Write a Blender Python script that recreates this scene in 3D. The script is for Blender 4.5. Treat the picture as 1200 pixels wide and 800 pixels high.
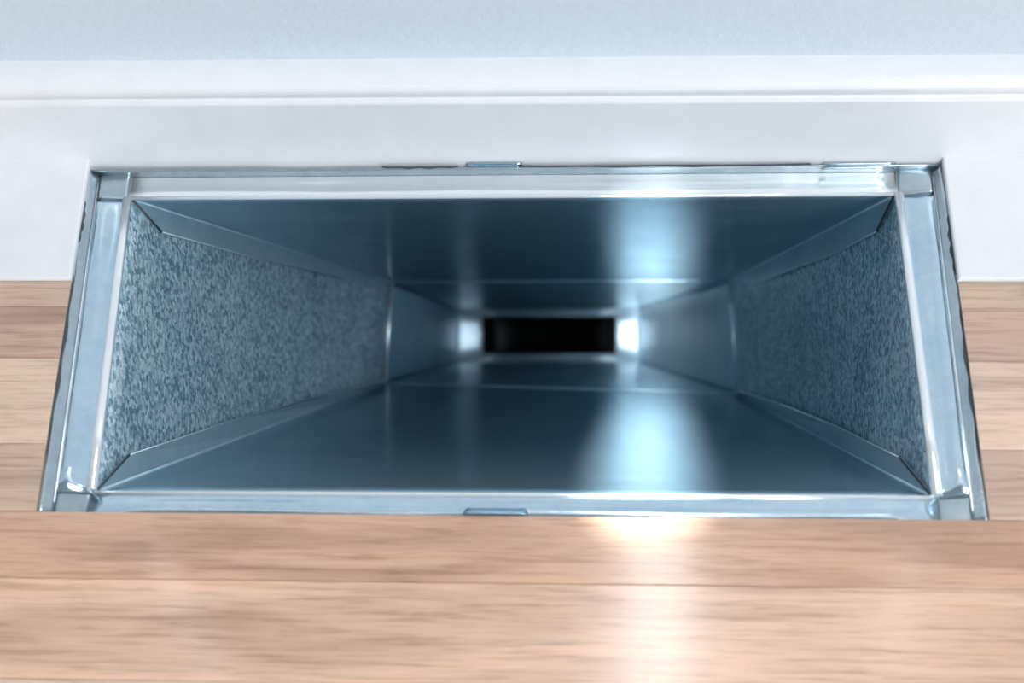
import bpy, bmesh, math, random
from mathutils import Vector, Matrix, Euler
random.seed(4)
S = bpy.context.scene
for o in list(bpy.data.objects): bpy.data.objects.remove(o)
COL = S.collection
# ------------------------------------------------------------------ camera, world, lights, exposure
cam = bpy.data.cameras.new('camera'); co = bpy.data.objects.new('camera', cam); COL.objects.link(co)
cam.sensor_width = 36.0; cam.lens = 65.1; cam.clip_start = 0.01
R3 = Matrix.Rotation(math.radians(6.6), 3, 'Z') @ Matrix.Rotation(math.radians(35), 3, 'X') @ Matrix.Rotation(math.radians(-5.25), 3, 'Z')
co.rotation_euler = R3.to_euler(); co.location = (0.0415, -0.4218, 0.4954)
cam.dof.use_dof = True; cam.dof.focus_distance = 0.675; cam.dof.aperture_fstop = 14.0
S.camera = co
S.view_settings.view_transform = 'Standard'; S.view_settings.look = 'None'
S.view_settings.gamma = 1.0; S.view_settings.use_curve_mapping = False
S.view_settings.exposure = 0.26
w = bpy.data.worlds.new('world'); S.world = w; w.use_nodes = True
bg = w.node_tree.nodes['Background']; bg.inputs[0].default_value = (0.86, 0.93, 1.0, 1); bg.inputs[1].default_value = 0.24

def area(name, loc, target, sx, sy, power, color=(1, 1, 1)):
    l = bpy.data.lights.new(name, 'AREA'); l.shape = 'RECTANGLE'; l.size = sx; l.size_y = sy; l.energy = power; l.color = color
    o = bpy.data.objects.new(name, l); COL.objects.link(o); o.location = loc
    o.rotation_euler = (Vector(target) - Vector(loc)).to_track_quat('-Z', 'Y').to_euler()
    return o
area('daylight_side_window', (1.3, -1.45, 2.5), (0, 0.0, -0.1), 1.0, 1.4, 42, (0.97, 0.985, 1.0))
area('daylight_room_window', (0.95, -2.5, 1.25), (0.05, 0, 0), 0.5, 2.0, 32, (0.95, 0.98, 1.0))
def duct_spot(target, power, cone, loc=(.0226, -1.169, 1.564)):   # narrow unseen spot, added to brighten the inside of the duct
    l = bpy.data.lights.new('added_duct_spot', 'SPOT'); l.energy = power; l.spot_size = math.radians(cone); l.spot_blend = 1.0
    l.shadow_soft_size = .015; l.color = (.86, .94, 1)
    o = bpy.data.objects.new('added_duct_spot', l); COL.objects.link(o); o.location = loc
    o.rotation_euler = (Vector(target) - o.location).to_track_quat('-Z', 'Y').to_euler()
duct_spot((.058, .38, -.65), 420, 2.0)
duct_spot((-.105, .492, -.812), 130, 0.6)
duct_spot((.048, -.013, -.168), 2700, 0.58)
duct_spot((.051, .090, -.180), 2700, 0.56)
area('daylight_above_vent', (0.05, 0.30, 0.85), (0.05, -0.5, 0.75), 0.8, 1.1, 48, (0.95, 0.98, 1.0))

# ------------------------------------------------------------------ materials
def new_mat(name):
    m = bpy.data.materials.new(name); m.use_nodes = True
    nt = m.node_tree; return m, nt, nt.nodes['Principled BSDF']
def nd(nt, t, **kw):
    n = nt.nodes.new(t)
    for k, v in kw.items(): setattr(n, k, v)
    return n
def ramp(nt, stops):
    r = nd(nt, 'ShaderNodeValToRGB'); e = r.color_ramp.elements
    e[0].position, e[0].color = stops[0][0], (*stops[0][1], 1); e[1].position, e[1].color = stops[-1][0], (*stops[-1][1], 1)
    for p, c in stops[1:-1]: x = e.new(p); x.color = (*c, 1)
    return r
def coords(nt, scale, kind='Object', rot=(0, 0, 0)):
    tc = nd(nt, 'ShaderNodeTexCoord'); mp = nd(nt, 'ShaderNodeMapping'); mp.inputs['Scale'].default_value = scale
    mp.inputs['Rotation'].default_value = rot
    nt.links.new(tc.outputs[kind], mp.inputs[0]); return mp
def noise(nt, mp, scale, detail=3, rough=.55, dist=0):
    n = nd(nt, 'ShaderNodeTexNoise'); n.inputs['Scale'].default_value = scale; n.inputs['Detail'].default_value = detail
    n.inputs['Roughness'].default_value = rough; n.inputs['Distortion'].default_value = dist
    nt.links.new(mp.outputs[0], n.inputs['Vector']); return n
def bump(nt, h, b, strength, dist):
    n = nd(nt, 'ShaderNodeBump'); n.inputs['Strength'].default_value = strength; n.inputs['Distance'].default_value = dist
    nt.links.new(h, n.inputs['Height']); nt.links.new(n.outputs[0], b.inputs['Normal']); return n

def mat_wood():
    m, nt, b = new_mat('oiled_oak'); L = nt.links.new
    oi = nd(nt, 'ShaderNodeObjectInfo')
    tc = nd(nt, 'ShaderNodeTexCoord'); off = nd(nt, 'ShaderNodeVectorMath', operation='MULTIPLY_ADD')
    cx = nd(nt, 'ShaderNodeCombineXYZ'); L(oi.outputs['Random'], cx.inputs[0]); L(oi.outputs['Random'], cx.inputs[1])
    L(cx.outputs[0], off.inputs[0]); off.inputs[1].default_value = (7.3, 3.1, 0); L(tc.outputs['Object'], off.inputs[2])
    def mp(s):
        q = nd(nt, 'ShaderNodeMapping'); q.inputs['Scale'].default_value = s; L(off.outputs[0], q.inputs[0]); return q
    big = noise(nt, mp((9, 55, 1)), 1.0, 3, .5, .8)
    fine = noise(nt, mp((22, 420, 1)), 1.0, 4, .65, .3)
    pore = noise(nt, mp((60, 1500, 1)), 1.0, 2, .6)
    r1 = ramp(nt, [(.30, (.70, .66, .64)), (.50, (1, 1, 1)), (.72, (1.12, 1.10, 1.07))]); L(big.outputs['Fac'], r1.inputs[0])
    r2 = ramp(nt, [(.28, (.66, .60, .56)), (.48, (1, 1, 1)), (.75, (1.10, 1.10, 1.09))]); L(fine.outputs['Fac'], r2.inputs[0])
    r3 = ramp(nt, [(.30, (.80, .76, .73)), (.46, (1, 1, 1))]); L(pore.outputs['Fac'], r3.inputs[0])
    def mul(a, c):
        x = nd(nt, 'ShaderNodeMix', data_type='RGBA', blend_type='MULTIPLY'); x.inputs['Factor'].default_value = 1
        L(a, x.inputs[6]); L(c, x.inputs[7]); return x.outputs[2]
    c = mul(mul(mul(oi.outputs['Color'], r1.outputs[0]), r2.outputs[0]), r3.outputs[0])
    L(c, b.inputs['Base Color']); b.inputs['Roughness'].default_value = .32
    b.inputs['Coat Weight'].default_value = .8; b.inputs['Coat Roughness'].default_value = .14
    bump(nt, fine.outputs['Fac'], b, .12, .0004)
    return m
def mat_paint(name, col, rough, scale, strength):
    m, nt, b = new_mat(name); b.inputs['Base Color'].default_value = (*col, 1); b.inputs['Roughness'].default_value = rough
    n = noise(nt, coords(nt, (1, 1, 1)), scale, 4, .6); bump(nt, n.outputs['Fac'], b, strength, .0006)
    r = ramp(nt, [(.3, tuple(x * .965 for x in col)), (.7, tuple(min(1, x * 1.02) for x in col))]); nt.links.new(n.outputs['Fac'], r.inputs[0])
    nt.links.new(r.outputs[0], b.inputs['Base Color'])
    return m
def mat_metal(name, lo, hi, rough, spangle=0, aniso=0, brushed=None, fleck=620, metal=1.0):
    """galvanised sheet: zinc flecks (spangle), or rolled sheet with fine lines across the width (brushed)"""
    m, nt, b = new_mat(name); L = nt.links.new; b.inputs['Metallic'].default_value = metal
    mp = coords(nt, (1, 1, 1))
    cloud = noise(nt, mp, 28, 4, .6, .5)
    if spangle:
        v = nd(nt, 'ShaderNodeTexVoronoi'); v.inputs['Scale'].default_value = fleck; v.inputs['Randomness'].default_value = 1
        wv = noise(nt, mp, fleck * .6, 2, .5, 1.5)
        mx0 = nd(nt, 'ShaderNodeVectorMath', operation='MULTIPLY_ADD'); mx0.inputs[1].default_value = (.003, .003, .003)
        L(wv.outputs['Color'], mx0.inputs[0]); L(mp.outputs[0], mx0.inputs[2]); L(mx0.outputs[0], v.inputs['Vector'])
        sep = nd(nt, 'ShaderNodeSeparateColor'); L(v.outputs['Color'], sep.inputs[0]); src = sep.outputs[0]
    elif brushed:
        src = noise(nt, coords(nt, brushed), 1, 4, .6).outputs['Fac']
    else:
        src = noise(nt, mp, 260, 4, .65, .6).outputs['Fac']
    mixf = nd(nt, 'ShaderNodeMix', data_type='FLOAT'); mixf.inputs[0].default_value = .62 if spangle else .45
    L(cloud.outputs['Fac'], mixf.inputs[2]); L(src, mixf.inputs[3])
    r = ramp(nt, [(.25, lo), (.75, hi)]); L(mixf.outputs[0], r.inputs[0]); L(r.outputs[0], b.inputs['Base Color'])
    mr = nd(nt, 'ShaderNodeMapRange'); mr.inputs[1].default_value = .2; mr.inputs[2].default_value = .8
    mr.inputs[3].default_value = rough * 1.25; mr.inputs[4].default_value = rough * .8
    L(mixf.outputs[0], mr.inputs[0]); L(mr.outputs[0], b.inputs['Roughness'])
    if aniso:
        b.inputs['Anisotropic'].default_value = aniso; b.inputs['Anisotropic Rotation'].default_value = .25
        t = nd(nt, 'ShaderNodeTangent', direction_type='UV_MAP'); L(t.outputs[0], b.inputs['Tangent'])
    if brushed: bump(nt, src, b, 1.0, .00002)
    elif spangle: bump(nt, src, b, spangle, .0002)
    else: bump(nt, cloud.outputs['Fac'], b, .25, .0012)
    return m
def mat_flat(name, col, rough, metal=0):
    m, nt, b = new_mat(name); b.inputs['Base Color'].default_value = (*col, 1); b.inputs['Roughness'].default_value = rough; b.inputs['Metallic'].default_value = metal
    n = noise(nt, coords(nt, (1, 1, 1)), 300, 3); bump(nt, n.outputs['Fac'], b, .08, .0004); return m
M = dict(
    wood=mat_wood(),
    wall=mat_paint('pale_blue_wall_paint', (.64, .72, .80), .85, 520, .5),
    white=mat_paint('white_gloss_trim_paint', (.80, .81, .835), .32, 60, .05),
    ply=mat_flat('subfloor_board', (.30, .22, .15), .9),
    spangle=mat_metal('spangled_zinc', (.12, .28, .39), (.76, .92, .98), .40, spangle=1.0, metal=.3),
    sheet=mat_metal('rolled_zinc_sheet', (.31, .49, .59), (.45, .65, .76), .18, aniso=1.0, metal=.8, brushed=(25, 2200, 2200)),
    flange=mat_metal('bright_zinc_flange', (.46, .66, .78), (.78, .91, .98), .17, metal=1.0),
    tab=mat_metal('folded_zinc_tab', (.46, .66, .77), (.68, .86, .95), .32, metal=.5),
    sheet_lit=mat_metal('lit_rolled_zinc_sheet', (.42, .61, .71), (.58, .78, .88), .18, aniso=1.0, metal=.65, brushed=(25, 2200, 2200)),  # rolled sheet lightened: light on the deeper panels put into the colour
    sheet2=mat_metal('dark_zinc_sheet', (.28, .45, .56), (.42, .62, .74), .36, metal=.95),
    lip=mat_metal('worn_zinc_lip', (.34, .43, .48), (.60, .69, .74), .30, metal=.9),
    plate=mat_metal('pale_zinc_end_plate', (.36, .49, .58), (.50, .63, .72), .42, metal=.3),
    bead=mat_metal('bright_zinc_edge', (.85, .92, .96), (.95, .98, 1.0), .18, metal=.55),
    branch=mat_metal('shaded_zinc_branch', (.16, .22, .26), (.26, .33, .38), .45),
    grime_shade=mat_flat('dark_grime_shade', (.06, .075, .085), .8),
    fabric=mat_flat('white_blind_fabric', (.78, .80, .82), .9),
)
gm, gnt, gb = new_mat('window_glass'); gb.inputs['Transmission Weight'].default_value = 1; gb.inputs['Roughness'].default_value = 0; gb.inputs['IOR'].default_value = 1.02
M['glass'] = gm

# ------------------------------------------------------------------ mesh helpers
def V(*a): return Vector(a if len(a) > 1 else a[0])
def lerp(a, b, t): return V(a) * (1 - t) + V(b) * t
def link(name, me, mat, parent=None, label=None, cat=None, kind=None):
    o = bpy.data.objects.new(name, me); COL.objects.link(o); me.materials.append(mat)
    if parent: o.parent = parent
    if label: o['label'] = label
    if cat: o['category'] = cat
    if kind: o['kind'] = kind
    return o
def solid(o, t, off=-1, bevel=0):
    m = o.modifiers.new('thick', 'SOLIDIFY'); m.thickness = t; m.offset = off
    if bevel:
        b = o.modifiers.new('bev', 'BEVEL'); b.width = bevel; b.segments = 2; b.limit_method = 'ANGLE'
    return o
def grid_mesh(name, f, nu, nv, smooth=True):
    """surface f(u,v), u,v in 0..1, with a UV map"""
    bm = bmesh.new(); uv = bm.loops.layers.uv.new('UVMap')
    vs = [[bm.verts.new(f(i / nu, j / nv)) for j in range(nv + 1)] for i in range(nu + 1)]
    for i in range(nu):
        for j in range(nv):
            fc = bm.faces.new((vs[i][j], vs[i + 1][j], vs[i + 1][j + 1], vs[i][j + 1])); fc.smooth = smooth
            for lp, q in zip(fc.loops, ((i, j), (i + 1, j), (i + 1, j + 1), (i, j + 1))): lp[uv].uv = (q[0] / nu, q[1] / nv)
    me = bpy.data.meshes.new(name); bm.to_mesh(me); bm.free(); return me
def quadf(a, b, c, d):
    """a->b along u, a->d along v"""
    return lambda u, v: lerp(lerp(a, b, u), lerp(d, c, u), v)
def prism_mesh(name, poly, z0, z1, bevel=0):
    """polygon in XY extruded from z0 to z1, upper edges eased"""
    bm = bmesh.new(); lo = [bm.verts.new((x, y, z0)) for x, y in poly]; hi = [bm.verts.new((x, y, z1)) for x, y in poly]
    bm.faces.new(hi); bm.faces.new(lo[::-1]); n = len(poly)
    for i in range(n): bm.faces.new((lo[i], lo[(i + 1) % n], hi[(i + 1) % n], hi[i]))
    bmesh.ops.recalc_face_normals(bm, faces=bm.faces)
    if bevel:
        es = [e for e in bm.edges if all(abs(v.co.z - z1) < 1e-6 for v in e.verts)]
        bmesh.ops.bevel(bm, geom=es, offset=bevel, segments=2, profile=.5, affect='EDGES')
    me = bpy.data.meshes.new(name); bm.to_mesh(me); bm.free(); return me
def boxes_mesh(name, bs):
    bm = bmesh.new()
    for x0, x1, y0, y1, z0, z1 in bs:
        g = bmesh.ops.create_cube(bm, size=1)['verts']
        for v in g: v.co = V((x0 + x1) / 2 + v.co.x * (x1 - x0), (y0 + y1) / 2 + v.co.y * (y1 - y0), (z0 + z1) / 2 + v.co.z * (z1 - z0))
    me = bpy.data.meshes.new(name); bm.to_mesh(me); bm.free(); return me
def tube_mesh(name, pts, r, n=10):
    pts = [V(p) for p in pts]; bm = bmesh.new(); rings = []
    for i, p in enumerate(pts):
        t = (pts[min(i + 1, len(pts) - 1)] - pts[max(i - 1, 0)]).normalized()
        a = t.cross(V(0, 0, 1)) if abs(t.z) < .9 else t.cross(V(1, 0, 0)); a.normalize(); b = t.cross(a)
        rings.append([bm.verts.new(p + (a * math.cos(k * 2 * math.pi / n) + b * math.sin(k * 2 * math.pi / n)) * r) for k in range(n)])
    for i in range(len(rings) - 1):
        for k in range(n):
            bm.faces.new((rings[i][k], rings[i][(k + 1) % n], rings[i + 1][(k + 1) % n], rings[i + 1][k])).smooth = True
    bm.faces.new(rings[0][::-1]); bm.faces.new(rings[-1])
    bmesh.ops.recalc_face_normals(bm, faces=bm.faces)
    me = bpy.data.meshes.new(name); bm.to_mesh(me); bm.free(); return me

# ------------------------------------------------------------------ the setting
# opening cut through floor and white strip (corners: back left, back right, front right, front left)
H = [V(-.1520, -.0025, 0), V(.1472, -.0011, 0), V(.1485, -.1423, 0), V(-.1447, -.1419, 0)]
def hole_x(side, y):
    a, b = (H[0], H[3]) if side < 0 else (H[1], H[2])
    t = (y - a.y) / (b.y - a.y); return a.x + (b.x - a.x) * t
floor = link('floor', boxes_mesh('floor', [(-1.5, -.158, -1.9, .05, -.026, -.0085), (.156, 1.5, -1.9, .05, -.026, -.0085), (-.158, .156, -1.9, -.150, -.026, -.0085)]), M['ply'], kind='structure')
rows = [-.0527, -.0635, -.0843, -.1174, -.1421, -.1653, -.1985]
tone = [(.57, .39, .30), (.53, .36, .275), (.71, .51, .385), (.55, .38, .29), (.58, .37, .245), (.70, .48, .335)]
while rows[-1] > -1.85:
    rows.append(rows[-1] - random.choice((.022, .026, .031, .033))); tone.append(random.choice(tone[:6]))
XL = 1.45
def plank(poly, col):
    cx = sum(p[0] for p in poly) / len(poly); cy = sum(p[1] for p in poly) / len(poly)
    o = link('plank', prism_mesh('plank', [(x - cx, y - cy) for x, y in poly], -.008, 0, .00022), M['wood'], floor)
    o.location = (cx, cy, 0); o.color = (*[c * random.uniform(.97, 1.03) for c in col], 1)
G = .00008
for i in range(len(rows) - 1):
    y1, y0 = rows[i] - G, rows[i + 1] + G
    if i < 4:
        for s in (-1, 1):
            j = s * random.uniform(.55, .9)
            q = [(hole_x(s, y1), y1), (hole_x(s, y0), y0), (j, y0), (j, y1)]
            plank(q, tone[i]); plank([(j + s * .0003, y1), (j + s * .0003, y0), (s * XL, y0), (s * XL, y1)], random.choice(tone[:6]))
    else:
        xs = [-XL] + ([-.62, .71] if i == 4 else [-.48, .55] if i == 5 else sorted([random.uniform(-1.1, -.4), random.uniform(.35, 1.1)])) + [XL]
        for k in range(3):
            plank([(xs[k] + .00015, y1), (xs[k] + .00015, y0), (xs[k + 1] - .00015, y0), (xs[k + 1] - .00015, y1)], tone[i] if k == 1 else random.choice(tone[:6]))
# flat white strip between floor and baseboard, cut away for the duct
for n, s in ((1, -1), (2, 1)):
    yb, yf = .012, -.0526
    p = [(hole_x(s, -.003), .004), (hole_x(s, yf), yf), (s * XL, yf), (s * XL, .004)]
    link('trim_%d' % n, prism_mesh('trim', p, -.008, .0012, .0009), M['white'], kind='structure')
# baseboard: upright face, fine groove, rounded cap
prof = [(.0, -.008), (.0, .0296), (.0004, .0300), (.0015, .0303), (.0017, .0310), (.0012, .0322), (.0011, .0335)]
for k in range(1, 9):
    a = k / 8 * math.pi / 2; prof.append((.0011 + .0105 * (1 - math.cos(a)), .0335 + .0050 * math.sin(a)))
prof += [(.0200, .0387), (.0200, -.008)]
def ext_mesh(name, prof, x0, x1, nseg=1):
    bm = bmesh.new(); rings = []
    for i in range(nseg + 1):
        x = x0 + (x1 - x0) * i / nseg; rings.append([bm.verts.new((x, y, z)) for y, z in prof])
    n = len(prof)
    for i in range(nseg):
        for k in range(n): bm.faces.new((rings[i][k], rings[i + 1][k], rings[i + 1][(k + 1) % n], rings[i][(k + 1) % n]))
    bm.faces.new(rings[0]); bm.faces.new(rings[-1][::-1]); bmesh.ops.recalc_face_normals(bm, faces=bm.faces)
    me = bpy.data.meshes.new(name); bm.to_mesh(me); bm.free(); return me
bb = link('baseboard_back', ext_mesh('baseboard', prof, -XL, XL), M['white'], kind='structure')
bv = bb.modifiers.new('bev', 'BEVEL'); bv.width = .0006; bv.segments = 2; bv.limit_method = 'ANGLE'; bv.angle_limit = math.radians(40)
# wall with a low window above the vent
WX0, WX1, WZ0, WZ1 = -.36, .46, .30, 1.35
link('wall_back', boxes_mesh('wall', [(-XL, WX0, .0125, .11, -.008, 2.4), (WX1, XL, .0125, .11, -.008, 2.4), (WX0, WX1, .0125, .11, -.008, WZ0), (WX0, WX1, .0125, .11, WZ1, 2.4)]), M['wall'], kind='structure')
win = link('window_1', boxes_mesh('window_frame', [(WX0, WX0 + .04, .05, .10, WZ0, WZ1), (WX1 - .04, WX1, .05, .10, WZ0, WZ1), (WX0 + .04, WX1 - .04, .05, .10, WZ0, WZ0 + .04), (WX0 + .04, WX1 - .04, .05, .10, WZ1 - .04, WZ1)]), M['white'], kind='structure')
link('pane', boxes_mesh('pane', [(WX0 + .04, WX1 - .04, .073, .077, WZ0 + .04, WZ1 - .04)]), M['glass'], win)
bl = bpy.data.objects.new('vertical_blind', None); COL.objects.link(bl); bl.location = (.05, .03, WZ1)
bl['label'] = 'white vertical blind hanging in the window above the floor vent'; bl['category'] = 'blind'
link('headrail', boxes_mesh('headrail', [(WX0 - .05, WX1 - .05, -.012, .012, -.03, -.001)]), M['white'], bl)
for x0, x1 in ((-.355, -.28), (-.28, -.205), (-.20, -.12), (-.12, -.04), (-.04, .037), (.071, .125), (.125, .1805), (.1845, .26), (.26, .34), (.34, .40), (.40, .455)):
    f = lambda u, v, a=x0 - .05, b=x1 - .05: V(a + (b - a) * u, .004 * math.sin(u * math.pi), -.03 - (WZ1 - WZ0 - .035) * v)
    solid(link('vane', grid_mesh('vane', f, 6, 1), M['fabric'], bl), .0015)

# ------------------------------------------------------------------ the duct
duct = bpy.data.objects.new('floor_air_duct', None); COL.objects.link(duct)
duct['label'] = 'open galvanised sheet metal air duct sunk in the wooden floor below the baseboard'; duct['category'] = 'air duct'
LIP = [V(-.1491, -.0019, -.0040), V(.1443, -.0004, -.0040), V(.1445, -.1413, -.0040), V(-.1405, -.1408, -.0040)]
MO = [V(-.1377, -.0120, -.0060), V(.1323, -.0109, -.0060), V(.1346, -.1312, -.0060), V(-.1300, -.1319, -.0060)]
SE = [V(-.1027, .2322, -.3830), V(.0987, .2385, -.3894), V(.1024, .1835, -.4282), V(-.1066, .1826, -.4176)]
EN = [V(-.1106, .5111, -.7983), V(.0448, .5159, -.8032), V(.0464, .4786, -.8295), V(-.1119, .4742, -.8241)]
SL = [V(-.0906, .5074, -.8019), V(.0264, .5112, -.8056), V(.0265, .4829, -.8254), V(-.0905, .4797, -.8214)]
FA = [V(-.1051, .7082, -1.0883), V(.0133, .7114, -1.0924), V(.0134, .6835, -1.1120), V(-.1051, .6802, -1.1079)]
AX = V(-.0439, .5735, -.8180).normalized()
def panel(name, a, b, c, d, mat, parent=duct, wob=0, nu=24, nv=24, t=.0007, seed=0):
    """sheet a-b (across) to d-c (deep); wob = slight oil-canning of the sheet"""
    n = (V(b) - V(a)).cross(V(d) - V(a)).normalized(); q = quadf(a, b, c, d)
    mid = (sum(MO + SE + EN, Vector()) / 12)
    ctr = (V(a) + V(b) + V(c) + V(d)) / 4; inward = (MID(ctr) - ctr)
    if n.dot(inward) < 0: n = -n
    rnd = random.Random(seed); ph = [rnd.uniform(0, 6) for _ in range(4)]
    def f(u, v):
        e = math.sin(math.pi * u) * math.sin(math.pi * v)
        return q(u, v) + n * wob * e * (math.sin(5 * u + ph[0] + 3 * v) + .6 * math.sin(9 * v + ph[1]) + .4 * math.sin(13 * u + ph[2]))
    o = link(name, grid_mesh(name, f, nu, nv), mat, parent)
    # outward thickness
    me = o.data; me.update()
    if me.polygons[0].normal.dot(n) < 0: me.flip_normals()
    return solid(o, t, -1)
P0 = sum(MO, Vector()) / 4
def MID(p):
    return P0 + AX * ((p - P0).dot(AX)) + V(-.0, 0, 0)
# first section
S1 = [s.copy() for s in SE]
top1 = panel('top_panel', MO[0], MO[1], SE[1], SE[0], M['sheet'], wob=.0008, seed=1)
bot1 = panel('bottom_panel', MO[3], MO[2], SE[2], SE[3], M['sheet'], wob=.0006, seed=2)
lft1 = panel('side_panel', MO[0], MO[3], SE[3], SE[0], M['spangle'], wob=.0003, seed=3)
rgt1 = panel('side_panel', MO[1], MO[2], SE[2], SE[1], M['spangle'], wob=.0003, seed=4)
# second section, slipped outside the first
top2 = panel('top_panel', SE[0], SE[1], EN[1], EN[0], M['sheet_lit'], wob=.0010, seed=5)
bot2 = panel('bottom_panel', SE[3], SE[2], EN[2], EN[3], M['sheet_lit'], wob=.0008, seed=6)
lft2 = panel('side_panel', SE[0], SE[3], EN[3], EN[0], M['sheet2'], wob=.0003, seed=7)  # darker zinc stands in for shade on this side
rgt2 = panel('side_panel', SE[1], SE[2], EN[2], EN[1], M['tab'], wob=.0006, seed=8)  # lighter tab zinc stands in for light falling on this side
# end wall around the dark slot, with a branch duct behind it, coloured dark for its unlit depth
def lay(a, b, c, d, name, mat, parent=duct, off=0, t=.0007):
    o = link(name, grid_mesh(name, quadf(*[V(p) - AX * off for p in (a, b, c, d)]), 8, 4), mat, parent)
    o.data.update()
    if o.data.polygons[0].normal.dot(AX) > 0: o.data.flip_normals()
    return solid(o, t, -1)
lay(EN[0], SL[0], SL[3], EN[3], 'end_plate', M['plate'])
lay(SL[1], EN[1], EN[2], SL[2], 'end_plate', M['plate'])
lay(EN[0], EN[1], SL[1], SL[0], 'end_flange', M['plate'])
lay(SL[3], SL[2], EN[2], EN[3], 'end_flange', M['plate'])
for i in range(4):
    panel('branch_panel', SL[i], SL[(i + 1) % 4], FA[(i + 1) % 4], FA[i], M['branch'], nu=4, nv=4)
lay(FA[0], FA[1], FA[2], FA[3], 'branch_end', M['grime_shade'])  # near-black colour in place of the unlit far end
for i in range(4):
    link('slot_edge', tube_mesh('slot_edge', [SL[i] - AX * .001, SL[(i + 1) % 4] - AX * .001], .0009), M['bead'], duct)
# raised seams between the two sections
for a, b, r in ((0, 3, .0013), (1, 2, .0013)):
    link('seam_rib', tube_mesh('seam_rib', [lerp(SE[a], SE[b], t) for t in (.02, .5, .98)], r), M['bead'], duct)
for a, b in ((0, 1), (3, 2)):
    link('seam_joint', tube_mesh('seam_joint', [lerp(SE[a], SE[b], t) for t in (.01, .5, .99)], .0006), M['tab'], duct)
# folded tabs lapping over the side panels along their upper and lower edges
def tab(pts, edge0, edge1, parent):
    """free edge through pts, fold line from edge0 to edge1"""
    pts = [V(p) for p in pts]; n = len(pts)
    ctr = sum(pts, Vector()) / n; nn = (pts[-1] - pts[0]).cross(pts[1] - pts[0]).normalized()
    if nn.dot(MID(ctr) - ctr) < 0: nn = -nn
    bm = bmesh.new(); top = []; fold = []
    ts = [0, .10, .38, .72, .985]
    for i, p in enumerate(pts):
        top.append(p); fold.append(lerp(edge0, edge1, ts[i]))
    A = [bm.verts.new(p + nn * .0012) for p in top]; B = [bm.verts.new(p + nn * .0012) for p in fold]
    for i in range(n - 1):
        if (A[i].co - B[i].co).length < 1e-6: bm.faces.new((A[i], A[i + 1], B[i + 1]))
        else: bm.faces.new((A[i], A[i + 1], B[i + 1], B[i]))
    bmesh.ops.recalc_face_normals(bm, faces=bm.faces)
    if bm.faces[:][0].normal.dot(nn) < 0: bmesh.ops.reverse_faces(bm, faces=bm.faces[:])
    me = bpy.data.meshes.new('corner_tab'); bm.to_mesh(me); bm.free()
    o = link('corner_tab', me, M['tab'], parent); solid(o, .0009, -1)
    link('tab_edge', tube_mesh('tab_edge', [p + nn * .0012 for p in pts[1:-1]], .00028, 6), M['bead'], parent)
    link('tab_cut', tube_mesh('tab_cut', [pts[0] + nn * .0011, pts[1] + nn * .0011], .00045, 6), M['grime_shade'], parent)
    link('fold_edge', tube_mesh('fold_edge', [lerp(edge0, edge1, t) + nn * .0010 for t in (.01, .5, .99)], .0007, 8), M['tab'], parent)
tab([(-.1375, -.0115, -.0076), (-.1342, -.0036, -.0358), (-.1242, .0659, -.1434), (-.1120, .1549, -.2769), (-.1030, .2280, -.3790)], MO[0], SE[0], lft1)
tab([(-.1299, -.1306, -.0071), (-.1287, -.1040, -.0290), (-.1212, -.0357, -.1170), (-.1094, .0676, -.2546), (-.0994, .1518, -.3693)], MO[3], SE[3], lft1)
tab([(.1321, -.0097, -.0084), (.1298, -.0028, -.0367), (.1242, .0377, -.1015), (.1095, .1478, -.2686), (.0995, .2288, -.3807)], MO[1], SE[1], rgt1)
tab([(.1344, -.1296, -.0077), (.1312, -.0953, -.0413), (.1231, -.0262, -.1320), (.1128, .0588, -.2473), (.1006, .1569, -.3850)], MO[2], SE[2], rgt1)

# collar: flanges, corner plates, upright lips, rolled edges
def strip(name, o0, o1, i0, i1, mat, bulge=0, wave=0, nu=40, nv=8, t=.0006, parent=duct, lift=0, dip=0, shelf=0):
    """outer edge o0-o1, inner edge i0-i1; bulge raises the middle"""
    def f(u, v):
        p = lerp(lerp(o0, o1, u), lerp(i0, i1, u), v)
        e = min(1, u / .05, (1 - u) / .05); e = e * e * (3 - 2 * e)
        p.z += lift + e * (bulge * math.sin(math.pi * v) + wave * math.sin(u * 17) * math.sin(math.pi * v) + dip * math.sin(2 * math.pi * v))
        q = max(0, min(1, (v - .30) / .62)); p.z += shelf * (1 - q * q * (3 - 2 * q))
        return p
    o = link(name, grid_mesh(name, f, nu, nv), mat, parent); o.data.update()
    if o.data.polygons[0].normal.z < 0: o.data.flip_normals()
    return solid(o, t, -1)
def onside(i, j, outer, t0):  # point on lip line edge i-j nearest the mouth corner
    return lerp(LIP[i], LIP[j], t0)
def proj_edge(p, a, b):
    d = b - a; return a + d * ((p - a).dot(d) / d.dot(d))
gap = .00025
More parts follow.
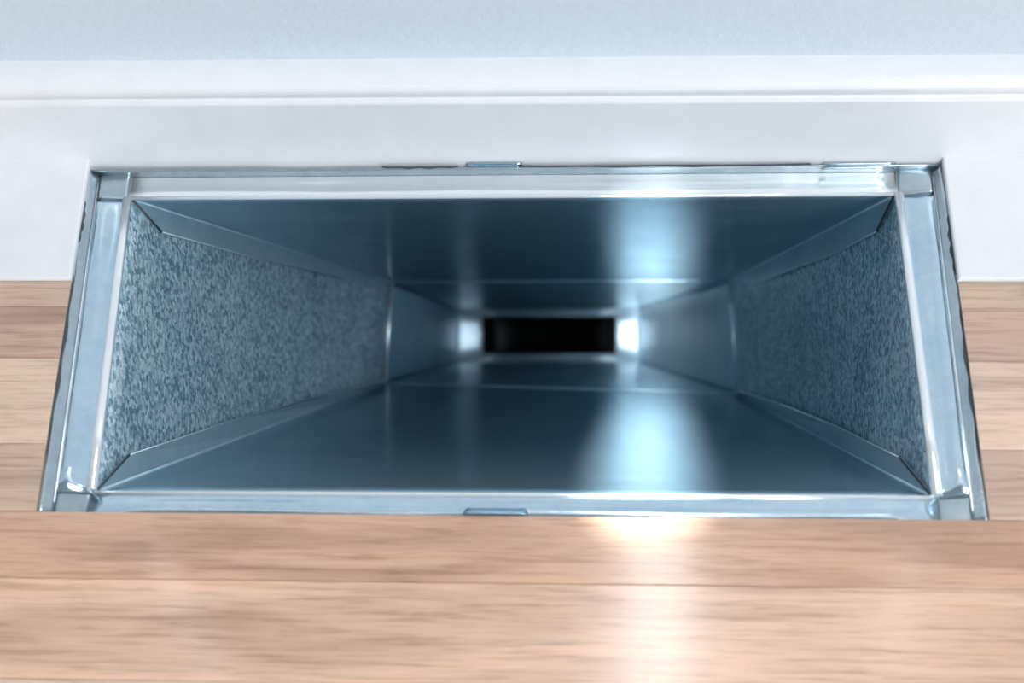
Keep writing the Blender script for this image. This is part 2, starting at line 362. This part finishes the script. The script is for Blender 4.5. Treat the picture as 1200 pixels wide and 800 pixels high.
for i in range(4):
    j = (i + 1) % 4
    o0 = proj_edge(MO[i], LIP[i], LIP[j]); o1 = proj_edge(MO[j], LIP[i], LIP[j]); d = (o1 - o0).normalized() * gap
    strip('flange', o0 + d, o1 - d, MO[i] + d, MO[j] - d, M['bead' if i == 0 else 'flange'], bulge=(.0002, .0006, .0010, .0006)[i], wave=.0002, dip=(0, .0012, .0004, .0012)[i], shelf=(-.0020, 0, 0, 0)[i], nv=14)  # baseboard reflection put into the back flange's lighter zinc colour
    # corner plate at corner i
    p_in = MO[i]; a = proj_edge(MO[i], LIP[i], LIP[j]); b = proj_edge(MO[i], LIP[i], LIP[i - 1])
    strip('corner_plate', LIP[i], a, b, p_in, M['lip'], bulge=.0003, nu=8, nv=8, lift=-.0004)
    # upright lip between collar and cut floor
    def lipf(u, v, i=i, j=j):
        a = lerp(H[i], H[j], u); b = lerp(LIP[i], LIP[j], u); a.z -= .0006; b.z -= .002 if i == 0 else 0
        n = (b - a); k = .0006 * math.sin(u * 31 + i) * math.sin(u * 7 + 2 * i)
        return lerp(a + n * .12 + n.normalized() * max(0, k), b, v) + V(0, 0, -.0002)
    o = link('lip', grid_mesh('lip', lipf, 48, 4), M['lip'], duct); o.data.update()
    if o.data.polygons[0].normal.z < 0: o.data.flip_normals()
    solid(o, .0005, -1)
    r = .0017 if i in (1, 3) else .0007
    link('rolled_edge', tube_mesh('rolled_edge', [lerp(MO[i], MO[j], t) + V(0, 0, r * .3) for t in (.004, .25, .5, .75, .996)], r), M['bead'], duct)
    link('lip_edge', tube_mesh('lip_edge', [lerp(LIP[i], LIP[j], t) + V(0, 0, .0001) for t in (.03, .5, .97)], .00032, 6), M['bead'], duct)
# dark strips standing in for grime and shade between lip and cut floor
def wedge(i, j, t0, t1):
    a, b = lerp(H[i], H[j], t0), lerp(H[i], H[j], t1); inn = ((H[0] + H[2]) / 2 - (a + b) / 2); inn.z = 0
    ax = (H[j] - H[i]).normalized(); inn = (inn - ax * inn.dot(ax)).normalized()
    def f(u, v):
        p = lerp(a, b, u) + inn * ((.0008 if (i, j) == (0, 1) else .0013) * v * (math.sin(math.pi * u) ** .5) * (.75 + .25 * math.sin(u * 23)))
        p.z = -.0008 - .0004 * v; return p
    o = link('gap_grime_shade', grid_mesh('gap_grime_shade', f, 30, 2), M['grime_shade'], duct); o.data.update()
    if o.data.polygons[0].normal.z < 0: o.data.flip_normals()
    solid(o, .0004, -1)
wedge(0, 3, .10, .24); wedge(0, 3, .33, .86); wedge(1, 2, .16, .34); wedge(1, 2, .42, .85); wedge(0, 1, .35, .44); wedge(0, 1, .51, .85)
# small sheet clips on the collar
def clip(p0, p1, q0, q1, lift, mat='flange'):
    strip('clip', V(p0), V(p1), V(q0), V(q1), M[mat], bulge=.0005, nu=10, nv=4, lift=lift)
clip((-.0173, -.0012, -.0006), (.0023, -.0012, -.0006), (-.0169, -.0020, -.0038), (.0019, -.0019, -.0038), .0005)
clip((.1070, -.0011, -.0014), (.1316, -.0010, -.0014), (.1060, -.0022, -.0036), (.1318, -.0018, -.0036), .0007)
clip((-.0112, -.1412, -.0026), (.0092, -.1412, -.0026), (-.0102, -.1385, -.0036), (.0082, -.1385, -.0036), .0016, 'sheet2')
